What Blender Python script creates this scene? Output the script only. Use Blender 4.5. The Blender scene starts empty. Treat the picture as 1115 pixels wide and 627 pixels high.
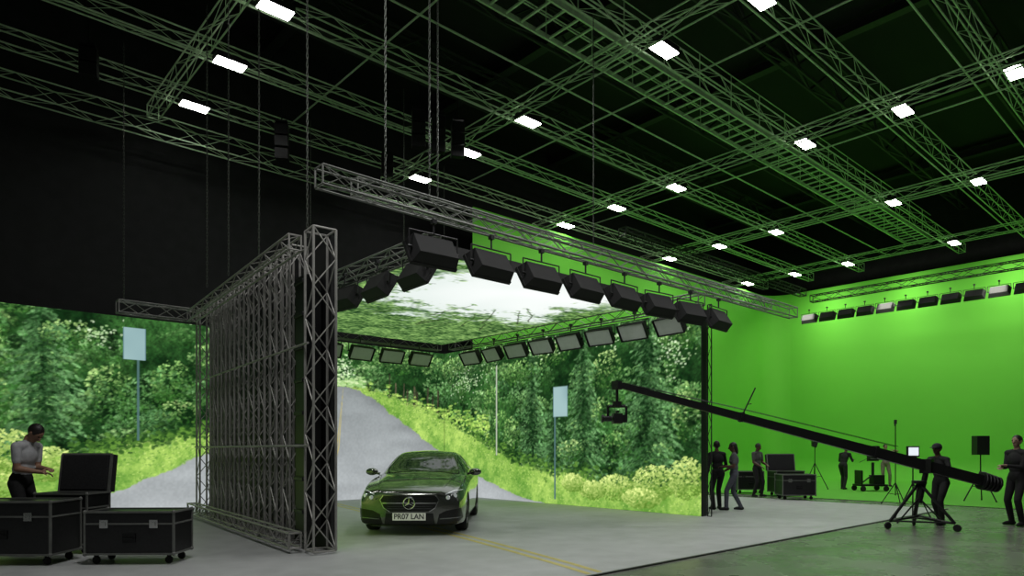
import bpy, bmesh, math, random
import numpy as np
from mathutils import Vector, Matrix, Euler
from mathutils.bvhtree import BVHTree
random.seed(7); rng = np.random.default_rng(7)
scene = bpy.context.scene
COL = scene.collection
scene.view_settings.view_transform = 'Standard'

# ---------------------------------------------------------------- materials
def mat(name, col, rough=0.5, metal=0.0, emis=None, es=0.0, var=0.0, vscale=8.0, bump=0.0, coat=0.0):
    m = bpy.data.materials.new(name); m.use_nodes = True
    nt = m.node_tree; b = nt.nodes['Principled BSDF']
    b.inputs['Base Color'].default_value = (*col, 1)
    b.inputs['Roughness'].default_value = rough
    b.inputs['Metallic'].default_value = metal
    b.inputs['Coat Weight'].default_value = coat
    if emis:
        b.inputs['Emission Color'].default_value = (*emis, 1)
        b.inputs['Emission Strength'].default_value = es
    if var > 0 or bump > 0:
        tc = nt.nodes.new('ShaderNodeTexCoord')
        n = nt.nodes.new('ShaderNodeTexNoise'); n.inputs['Scale'].default_value = vscale
        n.inputs['Detail'].default_value = 5
        nt.links.new(tc.outputs['Object'], n.inputs['Vector'])
        if var > 0:
            r = nt.nodes.new('ShaderNodeValToRGB')
            r.color_ramp.elements[0].position = .3; r.color_ramp.elements[1].position = .7
            r.color_ramp.elements[0].color = tuple(c*(1-var) for c in col)+(1,)
            r.color_ramp.elements[1].color = tuple(min(1, c*(1+var)) for c in col)+(1,)
            nt.links.new(n.outputs['Fac'], r.inputs['Fac'])
            nt.links.new(r.outputs['Color'], b.inputs['Base Color'])
        if bump > 0:
            bp = nt.nodes.new('ShaderNodeBump'); bp.inputs['Strength'].default_value = bump
            bp.inputs['Distance'].default_value = .01
            nt.links.new(n.outputs['Fac'], bp.inputs['Height'])
            nt.links.new(bp.outputs['Normal'], b.inputs['Normal'])
    return m

M_alu = mat('aluminium', (.20,.205,.19), .5, .3, var=.15)
M_aluw = mat('aluminium_brace', (.38,.37,.35), .5, .2, var=.15)
M_spilltruss = mat('spill_tinted_truss', (.58,.78,.50), .5, .1, var=.15)  # green spill from the cyclorama is tinted into this metal's base colour
M_darkst = mat('dark_steel', (.02,.023,.02), .6, .2, var=.2)
M_black = mat('black_plastic', (.007,.007,.008), .5, 0, var=.2)
M_lampblk = mat('lamp_housing_black', (.004,.004,.0045), .75, 0, var=.2)
M_blackm = mat('black_metal', (.012,.012,.013), .4, .4, var=.2)
M_diff = mat('diffuser_cloth', (.50,.51,.50), .8, 0, var=.05)
M_lamp = mat('lamp_lens', (1,1,1), .5, 0, (1,.99,.95), 26)
M_wall = mat('dark_drape', (.009,.010,.010), .9, 0, var=.3, vscale=3)
M_ceil = mat('roof_sheet', (.007,.0075,.007), .9, 0, var=.25, vscale=.6)
M_yel = mat('yellow_paint', (.60,.53,.18), .6, 0, var=.12, vscale=6)
M_chrome = mat('chrome', (.7,.7,.7), .15, 1, var=.02)
M_case = mat('case_laminate', (.012,.012,.013), .35, 0, var=.3, vscale=30)
M_rubber = mat('rubber', (.01,.01,.01), .8, 0, var=.2)
M_foam = mat('case_foam', (.02,.02,.022), .95, 0, var=.3, vscale=40)
M_chain = mat('chain_steel', (.06,.07,.055), .5, .2, var=.2)

def noise_floor(name, c1, c2, rough0, rough1, sc, bump=.05):
    m = bpy.data.materials.new(name); m.use_nodes = True
    nt = m.node_tree; b = nt.nodes['Principled BSDF']
    tc = nt.nodes.new('ShaderNodeTexCoord')
    n = nt.nodes.new('ShaderNodeTexNoise'); n.inputs['Scale'].default_value = sc; n.inputs['Detail'].default_value = 8
    n2 = nt.nodes.new('ShaderNodeTexNoise'); n2.inputs['Scale'].default_value = 90; n2.inputs['Detail'].default_value = 3
    nt.links.new(tc.outputs['Object'], n.inputs['Vector']); nt.links.new(tc.outputs['Object'], n2.inputs['Vector'])
    ad = nt.nodes.new('ShaderNodeMath'); ad.operation='MULTIPLY_ADD'; ad.inputs[1].default_value=.35
    nt.links.new(n2.outputs['Fac'], ad.inputs[0]); nt.links.new(n.outputs['Fac'], ad.inputs[2])
    r = nt.nodes.new('ShaderNodeValToRGB')
    r.color_ramp.elements[0].position=.45; r.color_ramp.elements[1].position=.9
    r.color_ramp.elements[0].color=(*c1,1); r.color_ramp.elements[1].color=(*c2,1)
    nt.links.new(ad.outputs[0], r.inputs['Fac']); nt.links.new(r.outputs['Color'], b.inputs['Base Color'])
    mr = nt.nodes.new('ShaderNodeMapRange'); mr.inputs['To Min'].default_value=rough0; mr.inputs['To Max'].default_value=rough1
    nt.links.new(n.outputs['Fac'], mr.inputs['Value']); nt.links.new(mr.outputs['Result'], b.inputs['Roughness'])
    bp = nt.nodes.new('ShaderNodeBump'); bp.inputs['Strength'].default_value=bump; bp.inputs['Distance'].default_value=.01
    nt.links.new(n2.outputs['Fac'], bp.inputs['Height']); nt.links.new(bp.outputs['Normal'], b.inputs['Normal'])
    return m
M_conc = noise_floor('polished_concrete', (.14,.14,.125), (.24,.24,.22), .18, .36, 1.2)
M_mat = noise_floor('grey_stage_vinyl', (.42,.43,.43), (.53,.54,.54), .45, .65, 2.5, .15)
M_green = mat('chroma_green_paint', (.135,.53,.04), .8, 0, var=.03, vscale=.4)

# ---------------------------------------------------------------- mesh builder
class MB:
    def __init__(s): s.v=[]; s.f=[]; s.m=[]
    def add(s, vs, fs, mi=0, M=None):
        o=len(s.v)
        if M is not None: s.v += [tuple(M@Vector(v)) for v in vs]
        else: s.v += [tuple(v) for v in vs]
        s.f += [tuple(i+o for i in f) for f in fs]; s.m += [mi]*len(fs)
    def box(s, c, size, mi=0, R=None, M=None, taper=1.0):
        x,y,z=[q/2 for q in size]; t=taper
        vs=[(-x*t,-y*t,-z),(x*t,-y*t,-z),(x*t,y*t,-z),(-x*t,y*t,-z),(-x,-y,z),(x,-y,z),(x,y,z),(-x,y,z)]
        T=Matrix.Translation(c)
        if R is not None: T=T@R.to_4x4()
        if M is not None: T=M@T
        s.add(vs,[(0,3,2,1),(4,5,6,7),(0,1,5,4),(1,2,6,5),(2,3,7,6),(3,0,4,7)],mi,T)
    def tube(s, a, b, r, n=6, mi=0, r2=None):
        a=Vector(a); b=Vector(b); d=b-a
        if d.length<1e-6: return
        q=d.to_track_quat('Z','Y').to_matrix(); r2=r if r2 is None else r2
        vs=[]; 
        for p,rr in ((a,r),(b,r2)):
            for i in range(n):
                t=2*math.pi*i/n; vs.append(p+q@Vector((rr*math.cos(t),rr*math.sin(t),0)))
        fs=[(i,(i+1)%n,n+(i+1)%n,n+i) for i in range(n)]+[tuple(range(n-1,-1,-1)),tuple(range(n,2*n))]
        s.add(vs,fs,mi)
    def lathe(s, prof, n=24, mi=0, M=None):
        vs=[]; m=len(prof)
        for i in range(n):
            t=2*math.pi*i/n
            for r,z in prof: vs.append((r*math.cos(t),r*math.sin(t),z))
        fs=[]
        for i in range(n):
            j=(i+1)%n
            for k in range(m-1): fs.append((i*m+k,j*m+k,j*m+k+1,i*m+k+1))
        s.add(vs,fs,mi,M)
    def ell(s, c, r, R=None, mi=0, nu=16, nv=10):
        vs=[(0,0,-1)]
        for j in range(1,nv):
            p=-math.pi/2+math.pi*j/nv
            for i in range(nu):
                t=2*math.pi*i/nu; vs.append((math.cos(p)*math.cos(t),math.cos(p)*math.sin(t),math.sin(p)))
        vs.append((0,0,1)); fs=[]
        for i in range(nu): fs.append((0,1+(i+1)%nu,1+i))
        for j in range(nv-2):
            for i in range(nu):
                a=1+j*nu+i; b=1+j*nu+(i+1)%nu; fs.append((a,b,b+nu,a+nu))
        L=len(vs)-1
        for i in range(nu): fs.append((L,L-nu+i,L-nu+(i+1)%nu))
        T=Matrix.Translation(c)
        if R is not None: T=T@R.to_4x4()
        T=T@Matrix.Diagonal((r[0],r[1],r[2],1)); s.add(vs,fs,mi,T)
    def cap(s, a, b, ra, rb, n=12):
        s.ell(a,(ra,ra,ra),nu=n,nv=8); s.ell(b,(rb,rb,rb),nu=n,nv=8); s.tube(a,b,ra*.995,n,0,rb*.995)
    def mesh(s, name, mats, smooth=False):
        me=bpy.data.meshes.new(name); me.from_pydata(s.v,[],s.f)
        for m in mats: me.materials.append(m)
        if len(mats)>1: me.polygons.foreach_set('material_index', s.m)
        if smooth: me.polygons.foreach_set('use_smooth',[True]*len(s.f))
        me.update(); return me
    def obj(s, name, mats, parent=None, smooth=False, bev=0):
        if not isinstance(mats,(list,tuple)): mats=[mats]
        o=bpy.data.objects.new(name, s.mesh(name,mats,smooth)); COL.objects.link(o)
        if parent: o.parent=parent
        if bev>0:
            b=o.modifiers.new('bevel','BEVEL'); b.width=bev; b.segments=2; b.limit_method='ANGLE'
        return o
def tag(o,label,cat,group=None,kind=None):
    o['label']=label; o['category']=cat
    if group: o['group']=group
    if kind: o['kind']=kind
    return o
def empty(name,M=None):
    o=bpy.data.objects.new(name,None); COL.objects.link(o); o.empty_display_size=.1
    if M is not None: o.matrix_world=M
    return o
def dup(top,M):
    n=top.copy(); COL.objects.link(n); n.matrix_world=M
    for c in list(top.children):
        k=c.copy(); COL.objects.link(k); k.parent=n
        for g in list(c.children):
            q=g.copy(); COL.objects.link(q); q.parent=k
    return n
def TR(loc,rz=0,rx=0): return Matrix.Translation(loc)@Matrix.Rotation(math.radians(rz),4,'Z')@Matrix.Rotation(math.radians(rx),4,'X')

# ---------------------------------------------------------------- camera
cam=bpy.data.cameras.new('camera'); co=bpy.data.objects.new('camera',cam); COL.objects.link(co)
co.location=(0,0,1.55); co.rotation_euler=(math.radians(90),0,math.radians(-41.85))
cam.sensor_width=36; cam.lens=23.7; cam.shift_y=.1574; cam.clip_end=200
scene.camera=co

# ---------------------------------------------------------------- room shell
def structure(name,c,size,m):
    b=MB(); b.box(c,size); o=b.obj(name,m); o['kind']='structure'; return o
structure('floor',(14,6,-.1),(46,32,.2),M_conc)
structure('ceiling',(14,6,13.9),(46,32,.2),M_ceil)
structure('wall_east',(36.2,6,6.9),(.3,32,13.8),M_wall)
structure('wall_north',(14,20.1,6.9),(46,.3,13.8),M_wall)

b=MB(); b.box((7.5,12.0,.006),(25,13.0,.012))
o=b.obj('stage_floor_covering',M_mat); tag(o,'matte grey vinyl floor sheet laid over the studio floor','floor covering')
b=MB(); b.box((7.5,5.47,.008),(25,.05,.016))
o=b.obj('floor_edge_strip',M_black); tag(o,'thin black edging strip along the grey floor sheet','edging strip')
for k,off in enumerate((-.10,.10)):
    b=MB(); n=24; pts=[]
    for i in range(n+1):
        t=i/n; y=5.55+t*12.8; x=6.35+2.75*(t**.9)+off*1.0
        pts.append((x,y))
    vs=[];
    for x,y in pts: vs += [(x-.048,y,.0145),(x+.048,y,.0145)]
    b.add(vs,[(2*i,2*i+1,2*i+3,2*i+2) for i in range(n)])
    o=b.obj('road_line',M_yel); tag(o,'thin worn yellow road line painted along the grey floor','road marking','double yellow road lines')

# ---------------------------------------------------------------- green cyclorama (coved)
def cyc():
    XW,YW,R=34.8,17.85,1.1
    P=[(13.5,.014)]
    P.append((R,.014))
    for i in range(1,9):
        a=i/8*math.pi/2; P.append((R-R*math.sin(a),R-R*math.cos(a)+.014))
    P.append((0,5)); P.append((0,9.75))
    vs=[];fs=[]
    rows=[]
    def row(fn): rows.append([fn(d,z) for d,z in P])
    for y in (-2,2,6,10,14,YW-R): row(lambda d,z,y=y:(XW-d,y,z))
    for r in rows: vs+=r
    m=len(P)
    for i in range(len(rows)-1):
        for k in range(m-1): fs.append((i*m+k,i*m+k+1,(i+1)*m+k+1,(i+1)*m+k))
    P2=[(R,.014)]+P[2:]
    base=len(vs); cols=[]
    for x in (14.2,17,20,24,28,XW-R): cols.append([(x,YW-d,z) for d,z in P2])
    cc=[]
    for i in range(0,7):
        a=i/6*math.pi/2
        ux,uy=math.sin(a),math.cos(a)
        cc.append([(XW-R+ux*(R-d),YW-R+uy*(R-d),z) for d,z in P2])
    cols+=cc[1:]
    m2=len(P2)
    for c in cols: vs+=c
    for i in range(len(cols)-1):
        for k in range(m2-1): fs.append((base+i*m2+k,base+(i+1)*m2+k,base+(i+1)*m2+k+1,base+i*m2+k+1))
    b=MB(); b.add(vs,fs); o=b.obj('green_screen_cyclorama',M_green,smooth=True)
    tag(o,'huge bright chroma green curved backdrop wall sweeping onto the floor','green screen')
cyc()

# ---------------------------------------------------------------- forest picture for LED walls
def hexc(r,g,b_): return np.array([r,g,b_])/255.
class Canvas:
    def __init__(s,x0,x1,h,res):
        s.x0=x0; s.r=res; s.W=int(round((x1-x0)/res))+1; s.H=int(round(h/res))+1
        s.a=np.zeros((s.H,s.W,3)); s.X,s.Z=np.meshgrid(x0+np.arange(s.W)*res, np.arange(s.H)*res)
    def stamp(s,x,z,rx,rz,col,al=1.0,ang=0.0,k=2.8):
        R=max(rx,rz)*1.2+s.r; i0=max(0,int((x-R-s.x0)/s.r)); i1=min(s.W,int((x+R-s.x0)/s.r)+2)
        j0=max(0,int((z-R)/s.r)); j1=min(s.H,int((z+R)/s.r)+2)
        if i0>=i1 or j0>=j1: return
        dx=s.X[j0:j1,i0:i1]-x; dz=s.Z[j0:j1,i0:i1]-z
        if ang: c,q=math.cos(ang),math.sin(ang); dx,dz=dx*c+dz*q,-dx*q+dz*c
        d=np.sqrt((dx/rx)**2+(dz/rz)**2); m=np.clip((1.2-d)*k,0,1)*al
        s.a[j0:j1,i0:i1]=s.a[j0:j1,i0:i1]*(1-m[...,None])+col*m[...,None]
    def blend(s,m,col):
        s.a=s.a*(1-m[...,None])+col*m[...,None]
    def blur(s,w=.5):
        a=np.pad(s.a,((1,1),(1,1),(0,0)),'edge'); k=(a[:-2,1:-1]+a[2:,1:-1]+a[1:-1,:-2]+a[1:-1,2:])/4
        s.a=s.a*(1-w)+k*w
def vnoise(X,Z,sc,seed):
    r=np.random.default_rng(seed); g=r.random((256,256)); x=X/sc+37.3; z=Z/sc+19.7
    xi=np.floor(x).astype(int); zi=np.floor(z).astype(int); fx=x-xi; fz=z-zi
    fx=fx*fx*(3-2*fx); fz=fz*fz*(3-2*fz)
    a=g[zi%256,xi%256]; b_=g[zi%256,(xi+1)%256]; c=g[(zi+1)%256,xi%256]; d=g[(zi+1)%256,(xi+1)%256]
    return (a*(1-fx)+b_*fx)*(1-fz)+(c*(1-fx)+d*fx)*fz
DK=hexc(18,48,20); MID=hexc(70,124,58); LT=hexc(166,208,124)
YD=hexc(104,150,56); YL=hexc(192,220,112)
def lerp(a,b_,t): return a+(b_-a)*t
def clump(C,x,z,rx,rz,n,dark,light,size=.045,g=1.3,al=.82):
    L=[]
    for _ in range(n):
        a=random.random()*6.283; q=math.sqrt(random.random()); dx=q*math.cos(a); dz=q*math.sin(a)
        sh=min(1,max(0,.38+.38*dz-.16*dx+random.gauss(0,.18))); L.append((sh,x+dx*rx,z+dz*rz))
    L.sort(key=lambda t:t[0]+random.random()*.25)
    for sh,px,pz in L:
        C.stamp(px,pz,size*random.uniform(.5,1.5),size*random.uniform(.3,.8),lerp(dark,light,sh**g),al,random.uniform(-.9,.9))
def conifer(C,x,z0,z1,w,dark,light,n=60):
    h=z1-z0
    for k in range(n):
        t=k/n; z=z0+h*t; ww=w*(1-t)**.8*random.uniform(.45,1.15)+.03
        for sd in (-1,1):
            st=max(3,int(ww/.05)); tilt=random.uniform(.15,.45)
            for j in range(st):
                u=j/st; px=x+sd*ww*u+random.uniform(-.03,.03); pz=z-tilt*ww*u*u+random.uniform(-.05,.05)
                sh=max(0,min(1,.12+.62*u+random.gauss(0,.2)))*(.8 if sd<0 else 1)
                C.stamp(px,pz,random.uniform(.04,.09),random.uniform(.016,.036),lerp(dark,light,sh),.75,-sd*random.uniform(.1,.8))
def paint_forest():
    C=Canvas(-1.0,23.4,4.75,.02); X,Z=C.X,C.Z
    n1=vnoise(X,Z,1.1,1)*.5+vnoise(X,Z,.4,2)*.3+vnoise(X,Z,.13,3)*.2
    C.a=lerp(DK*.8,MID*.85,np.clip((n1-.3)*1.9,0,1)[...,None])
    R=random.Random(5); masses=[]
    for _ in range(240):
        x=R.uniform(-1.2,23.6); z=R.uniform(.9,4.9); masses.append((-z+R.uniform(-.7,.7),x,z,R.uniform(.25,.75),R.uniform(.18,.5),R.random(),R.random()))
    masses.sort()
    for i,(_,x,z,rx,rz,tn,hu) in enumerate(masses):
        li=lerp(hexc(96,146,80),hexc(190,220,138),tn**1.2); li=lerp(li,hexc(120,176,130),hu*.45); dk=lerp(DK*.75,hexc(44,84,32),R.random())
        clump(C,x,z,rx,rz,int(620*rx*rz)+50,dk,li,.043,1.4)
    for c in ((-.2,1.6,5.4,1.2),(2.3,1.8,5.6,1.0),(8.3,3.0,5.8,.7),(17.8,1.0,4.4,.8),(19.8,.8,5.0,.95),(21.9,.8,5.6,1.1),(18.7,.8,3.2,.6)):
        conifer(C,*c,DK*.8,lerp(hexc(70,126,76),hexc(158,206,136),.7),56)
    for x,z,rx,rz in ((17.2,3.8,.7,.4),(18.7,4.2,.6,.3),(20.6,3.6,.5,.5),(22.8,4.2,.6,.35),(16.4,2.3,.35,.45),(3.6,3.0,.5,.6),(.9,3.9,.7,.5),(6.1,4.0,.5,.45),(19.3,1.5,.5,.3),(20.9,1.6,.5,.4),(23.0,2.4,.4,.7),(16.9,2.0,.4,.5),(1.3,2.7,.45,.45),(16.0,3.0,.4,.5),(5.0,3.2,.5,.6),(20.4,2.5,.35,.4),(2.8,4.2,.6,.35),(5.2,2.5,.5,.3)):
        clump(C,x,z,rx,rz,int(820*rx*rz),hexc(34,72,26),lerp(hexc(150,196,110),hexc(206,228,150),R.random()),.038,1.4)
    for _ in range(40):
        x=R.uniform(-1,23.4); z=R.uniform(1.0,4.4); rx=R.uniform(.08,.2); rz=R.uniform(.12,.35)
        for _k in range(36): C.stamp(x+random.gauss(0,rx*.6),z+random.gauss(0,rz*.6),.045,.03,DK*.6,.45,random.uniform(-.8,.8))
    for cx,cz,rx,rz,nn in ((9.7,4.0,.5,.55,200),(14.6,3.9,.9,.7,240),(7.3,4.2,1.2,.5,120),(22.6,3.9,.5,.6,110),(0.6,4.4,.6,.4,90),(18.2,4.4,.8,.3,90),(3.4,4.3,.5,.3,60),(20.7,4.4,.5,.25,60)):
        for _ in range(nn): C.stamp(cx+random.gauss(0,rx*.5),cz+random.gauss(0,rz*.5),random.uniform(.015,.045),random.uniform(.012,.03),lerp(hexc(160,200,130),hexc(230,240,212),random.random()),.7)
    for _ in range(12):
        x=random.uniform(10.9,14.4); w=random.uniform(.02,.04); z0=3.2-(x-10.2)*.15
        c=lerp(hexc(30,32,22),hexc(84,80,60),random.random())
        for k in range(int(random.uniform(10,18))): C.stamp(x+random.uniform(-.006,.006)+k*.0015,z0+k*.055,w,.05,c*random.uniform(.8,1.1),.8)
    for _ in range(520):
        x=random.uniform(10.4,15.8); z=random.gauss(3.32-(x-10.2)*.20,.16); C.stamp(x,z,random.uniform(.04,.12),.03,lerp(YD,YL,random.random()**.8),.7)
    for x in (11.4,12.3,13.2,14.0,15.0): clump(C,x,4.35+random.uniform(-.2,.1),.6,.42,300,DK,hexc(154,194,112),.04,1.4)
    fine=vnoise(X,Z,.06,61)*.45+vnoise(X,Z,.026,62)*.55
    C.a*=(.62+.8*fine)[...,None]; C.blur(.2)
    # verge
    g=vnoise(X,Z,.8,11)*.38+vnoise(X,Z,.25,12)*.27+vnoise(X,Z,.08,13)*.19+vnoise(X,Z,.03,14)*.16
    TX=[-1,1.5,3.2,5.6,8,9.8,11,12.3,13.5,15.5,17,19,21,23.4]; TZ=[1.5,1.35,1.5,1.95,2.95,3.55,3.35,3.0,2.6,1.85,1.25,.9,.72,.75]
    ln=np.interp(X,TX,TZ)+(vnoise(X,Z,.3,5)-.5)*.22+(vnoise(X,Z,.07,6)-.5)*.1; m=np.clip((ln-Z)/.14,0,1)[...,None]
    depth=np.clip((ln-Z)/1.1,0,1)[...,None]
    ga=lerp(YD,YL,np.clip((g-.25)*1.9,0,1)[...,None]); gb=lerp(hexc(82,132,50),hexc(172,206,100),np.clip((g-.27)*1.9,0,1)[...,None])
    C.a=C.a*(1-m)+lerp(ga,gb,depth)*m
    for _ in range(5200):
        x=random.uniform(-1,23.4); top=np.interp(x,TX,TZ); z=top-abs(random.gauss(0,.5))+.05
        if z<0: continue
        C.stamp(x,z,random.uniform(.01,.035),random.uniform(.008,.024),lerp(hexc(66,112,42),hexc(212,232,134),random.random()),.5,random.uniform(-.7,.7))
    for _ in range(1500):
        x=random.choice((random.uniform(2.8,8.5),random.uniform(14.6,23)))
        top=np.interp(x,TX,TZ)
        C.stamp(x,top+random.gauss(.06,.12),random.uniform(.03,.08),random.uniform(.02,.05),lerp(DK,hexc(110,156,60),random.random()),.65)
    for x,z,rx,rz in ((-.3,1.2,.9,.7),(0.6,1.5,.7,.6),(1.5,1.5,.75,.5),(2.4,1.2,.5,.4),(1.2,.8,.9,.5),(20.9,.55,.6,.34),(22.1,.72,.65,.44),(23.0,.85,.5,.5),(20.1,.45,.45,.26),(21.7,.32,.6,.25),(19.4,.62,.4,.25)):
        clump(C,x,z,rx,rz,int(1100*rx*rz)+250,hexc(84,122,40),hexc(224,238,146),.036,1.1)
    # road
    left=np.interp(Z,[.0,.15,1.2,2.5,3.1,3.5],[2.5,2.9,5.3,7.9,8.9,9.2])
    right=np.interp(Z,[.0,.07,.28,.53,.85,1.3,1.7,2.12,2.5,2.85,3.15,3.34,3.42,3.5],[18.4,17.6,16.7,15.8,14.8,13.6,12.95,12.3,11.75,11.2,10.7,10.3,10.0,9.8])
    w=(vnoise(X,Z,.2,21)-.5)*.2+(vnoise(X,Z,.05,22)-.5)*.1
    top=3.42+.05*np.sin((X-9.2)*1.2)
    road=np.clip((X-left-w)/.1,0,1)*np.clip((right+w-X)/.1,0,1)*np.clip((top-Z)/.05,0,1)
    rn=vnoise(X,Z*3,.8,31)*.12+vnoise(X,Z,.05,32)*.06
    rc=lerp(hexc(164,169,171),hexc(132,138,139),np.clip(Z/3.4,0,1)[...,None])*(.90+rn)[...,None]
    edge=np.clip(1-(right-X)/.5,0,1)*.08
    rc=rc*(1-edge[...,None])
    C.a=C.a*(1-road[...,None])+rc*road[...,None]
    for _ in range(200): C.stamp(random.uniform(9.0,10.5),3.44+abs(random.gauss(0,.14)),.06,.03,lerp(hexc(120,170,90),hexc(214,230,180),random.random()),.8)
    for off in (-.06,.06):
        cx=np.interp(Z,[0,1.6,3.4],[9.1,9.58,9.76]); ww=np.interp(Z,[0,3.4],[.04,.008])
        m=np.clip((ww-np.abs(X-cx-off*(1-Z/3.6)))/.015,0,1)*(Z<3.38)*.75
        C.blend(m,hexc(190,172,92))
    def vline(x,z0,z1,w,c):
        m=np.clip((w-np.abs(X-x))/.012,0,1)*(Z>z0)*(Z<z1); C.blend(m,c)
    vline(16.2,1.35,4.3,.04,hexc(168,176,158)); 
    clump(C,16.2,4.4,.7,.3,300,DK,LT,.04,1.4)
    vline(4.22,1.75,3.8,.03,hexc(76,106,106)); vline(18.72,.12,2.6,.035,hexc(76,106,106))
    def sign(x,z,w,h):
        m=np.clip((w/2-np.abs(X-x))/.02,0,1)*np.clip((h/2-np.abs(Z-z))/.02,0,1); 
        C.a=C.a*(1-m[...,None])+lerp(hexc(122,152,156),hexc(154,182,182),vnoise(X,Z,.5,41)[...,None])*m[...,None]
        m2=m*(np.abs(X-x)>w/2-.03); C.blend(m2,hexc(100,130,136))
    sign(4.14,4.12,.52,.80); sign(18.93,2.86,.58,.86)
    C.a=np.clip(C.a,0,1)
    return C
FC=paint_forest()

def led_mat(name,strength):
    m=bpy.data.materials.new(name); m.use_nodes=True; nt=m.node_tree; nt.nodes.clear()
    out=nt.nodes.new('ShaderNodeOutputMaterial'); e=nt.nodes.new('ShaderNodeEmission'); a=nt.nodes.new('ShaderNodeAttribute')
    a.attribute_name='picture'; e.inputs['Strength'].default_value=strength
    nt.links.new(a.outputs['Color'],e.inputs['Color']); nt.links.new(e.outputs[0],out.inputs[0])
    try: m.cycles.emission_sampling='NONE'
    except Exception: pass
    return m
M_led=led_mat('led_picture',1.25); M_ledc=led_mat('led_picture_overhead',1.1)
def screen(name,pos,arr,m,parent,flip=False):
    H,W,_=arr.shape; n=H*W
    me=bpy.data.meshes.new(name); me.vertices.add(n); me.vertices.foreach_set('co',pos.reshape(-1).astype(np.float32))
    idx=np.arange(n).reshape(H,W); a=idx[:-1,:-1].ravel(); b_=idx[:-1,1:].ravel(); c=idx[1:,1:].ravel(); d=idx[1:,:-1].ravel()
    q=np.stack([a,b_,c,d],1) if not flip else np.stack([d,c,b_,a],1); nf=len(q)
    me.loops.add(nf*4); me.loops.foreach_set('vertex_index',q.ravel().astype(np.int32))
    me.polygons.add(nf); me.polygons.foreach_set('loop_start',np.arange(0,nf*4,4,dtype=np.int32))
    me.update(calc_edges=True)
    lin=np.where(arr<=.04045,arr/12.92,((np.clip(arr,0,1)+.055)/1.055)**2.4)
    ca=me.color_attributes.new('picture','FLOAT_COLOR','POINT')
    col=np.ones((n,4),np.float32); col[:,:3]=lin.reshape(-1,3); ca.data.foreach_set('color',col.ravel())
    me.materials.append(m); me.validate()
    o=bpy.data.objects.new(name,me); COL.objects.link(o); o.parent=parent; return o
HH=4.75
b=MB(); b.box((6.25,18.62,HH/2+.012),(14.5,.2,HH)); led1=b.obj('led_wall',M_black); tag(led1,'tall flat LED video wall showing a forest road with trees and sign','video wall')
k=int(round(14.5/.02))+1
sub=FC.a[:,:k]; Xs=FC.X[:,:k]; Zs=FC.Z[:,:k]
pos=np.stack([Xs,np.full_like(Xs,18.51),Zs+.015],-1); screen('screen',pos,sub,M_led,led1)
b=MB(); b.box((13.62,13.53,HH/2+.012),(.2,9.9,HH)); led2=b.obj('led_wall',M_black); tag(led2,'tall LED video wall showing conifers, grass bank and a sign','video wall')
sub=FC.a[:,k-1:]; Xs=FC.X[:,k-1:]; Zs=FC.Z[:,k-1:]
pos=np.stack([np.full_like(Xs,13.51),18.5-(Xs-13.5),Zs+.015],-1); screen('screen',pos,sub,M_led,led2)
SW=Matrix.Translation((4.74,9.15,0))@Matrix.Rotation(math.radians(-5.0),4,'Z')
b=MB(); b.box((0,3.8,HH/2+.012),(.06,7.2,HH)); led3=b.obj('led_wall',M_black); tag(led3,'LED video wall seen edge on, black back braced by trusses','video wall')
w=int(7.1/.02); sub=FC.a[::2,40:40+w:2]; H2,W2,_=sub.shape
ys,zs=np.meshgrid(.25+np.arange(W2)*.04,np.arange(H2)*.04+.015); pos=np.stack([np.full_like(ys,.038),ys,zs],-1)
screen('screen',pos,sub,M_led,led3); led3.matrix_world=SW
def paint_sky():
    C=Canvas(0,6.2,8.4,.024); X,Z=C.X,C.Z
    cx,cz=3.2,1.3
    rad=np.sqrt(((X-cx)/1.05)**2+((Z-cz)/1.0)**2)
    cl=vnoise(X,Z,1.8,3)*.6+vnoise(X,Z,.7,4)*.4
    C.a=lerp(hexc(246,249,247),hexc(214,226,220),np.clip(rad/4.2+(cl-.5)*.6,0,1)[...,None])
    nb=vnoise(X,Z*.8,1.2,8)*.34+vnoise(X+Z*.5,Z*1.4,.45,9)*.3+vnoise(X+Z*.5,Z*1.6,.17,10)*.2+vnoise(X,Z,.07,11)*.16
    cov=np.clip((rad-2.5)*.9+(nb-.5)*4.6,0,1); cov=np.maximum(cov,np.clip((1.2-X)*1.2+(nb-.5)*4,0,1)*np.clip(Z/1.2,0,1))
    cov=np.maximum(cov,np.clip((X-5.0)*1.2+(nb-.5)*4,0,1)*np.clip(Z/1.5,0,1))
    leaf=vnoise(X,Z,.45,14)*.35+vnoise(X,Z*1.5,.14,15)*.33+vnoise(X,Z,.05,16)*.32
    g=lerp(hexc(24,56,24),hexc(148,190,106),np.clip((leaf-.27)*2.1,0,1)[...,None])
    C.a=C.a*(1-cov[...,None])+g*cov[...,None]
    for _ in range(9000):
        x=random.uniform(0,6.2); z=random.uniform(0,8.4); c=cov[min(C.H-1,int(z/.024)),min(C.W-1,int(x/.024))]
        if random.random()<c*.95:
            C.stamp(x,z,random.uniform(.03,.10),random.uniform(.015,.035),lerp(hexc(24,56,24),hexc(172,212,124),random.random()**1.15),.65,random.uniform(-.8,.4),2.2)
    for _ in range(22):
        a=random.uniform(.0,3.1); r=random.uniform(3.2,5.5); x=cx+r*math.cos(a); z=cz+r*math.sin(a)
        for j in range(40):
            C.stamp(x,z,.045,.012+.01*(1-j/40),hexc(44,50,34),.6,a); a+=random.uniform(-.1,.1); x-=.045*math.cos(a); z-=.045*math.sin(a)
            if j>12 and random.random()<.5: C.stamp(x+random.gauss(0,.05),z+random.gauss(0,.05),.05,.025,lerp(hexc(50,96,40),hexc(150,194,110),random.random()),.7,random.uniform(-1,1))
    return C
SC=paint_sky()
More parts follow.
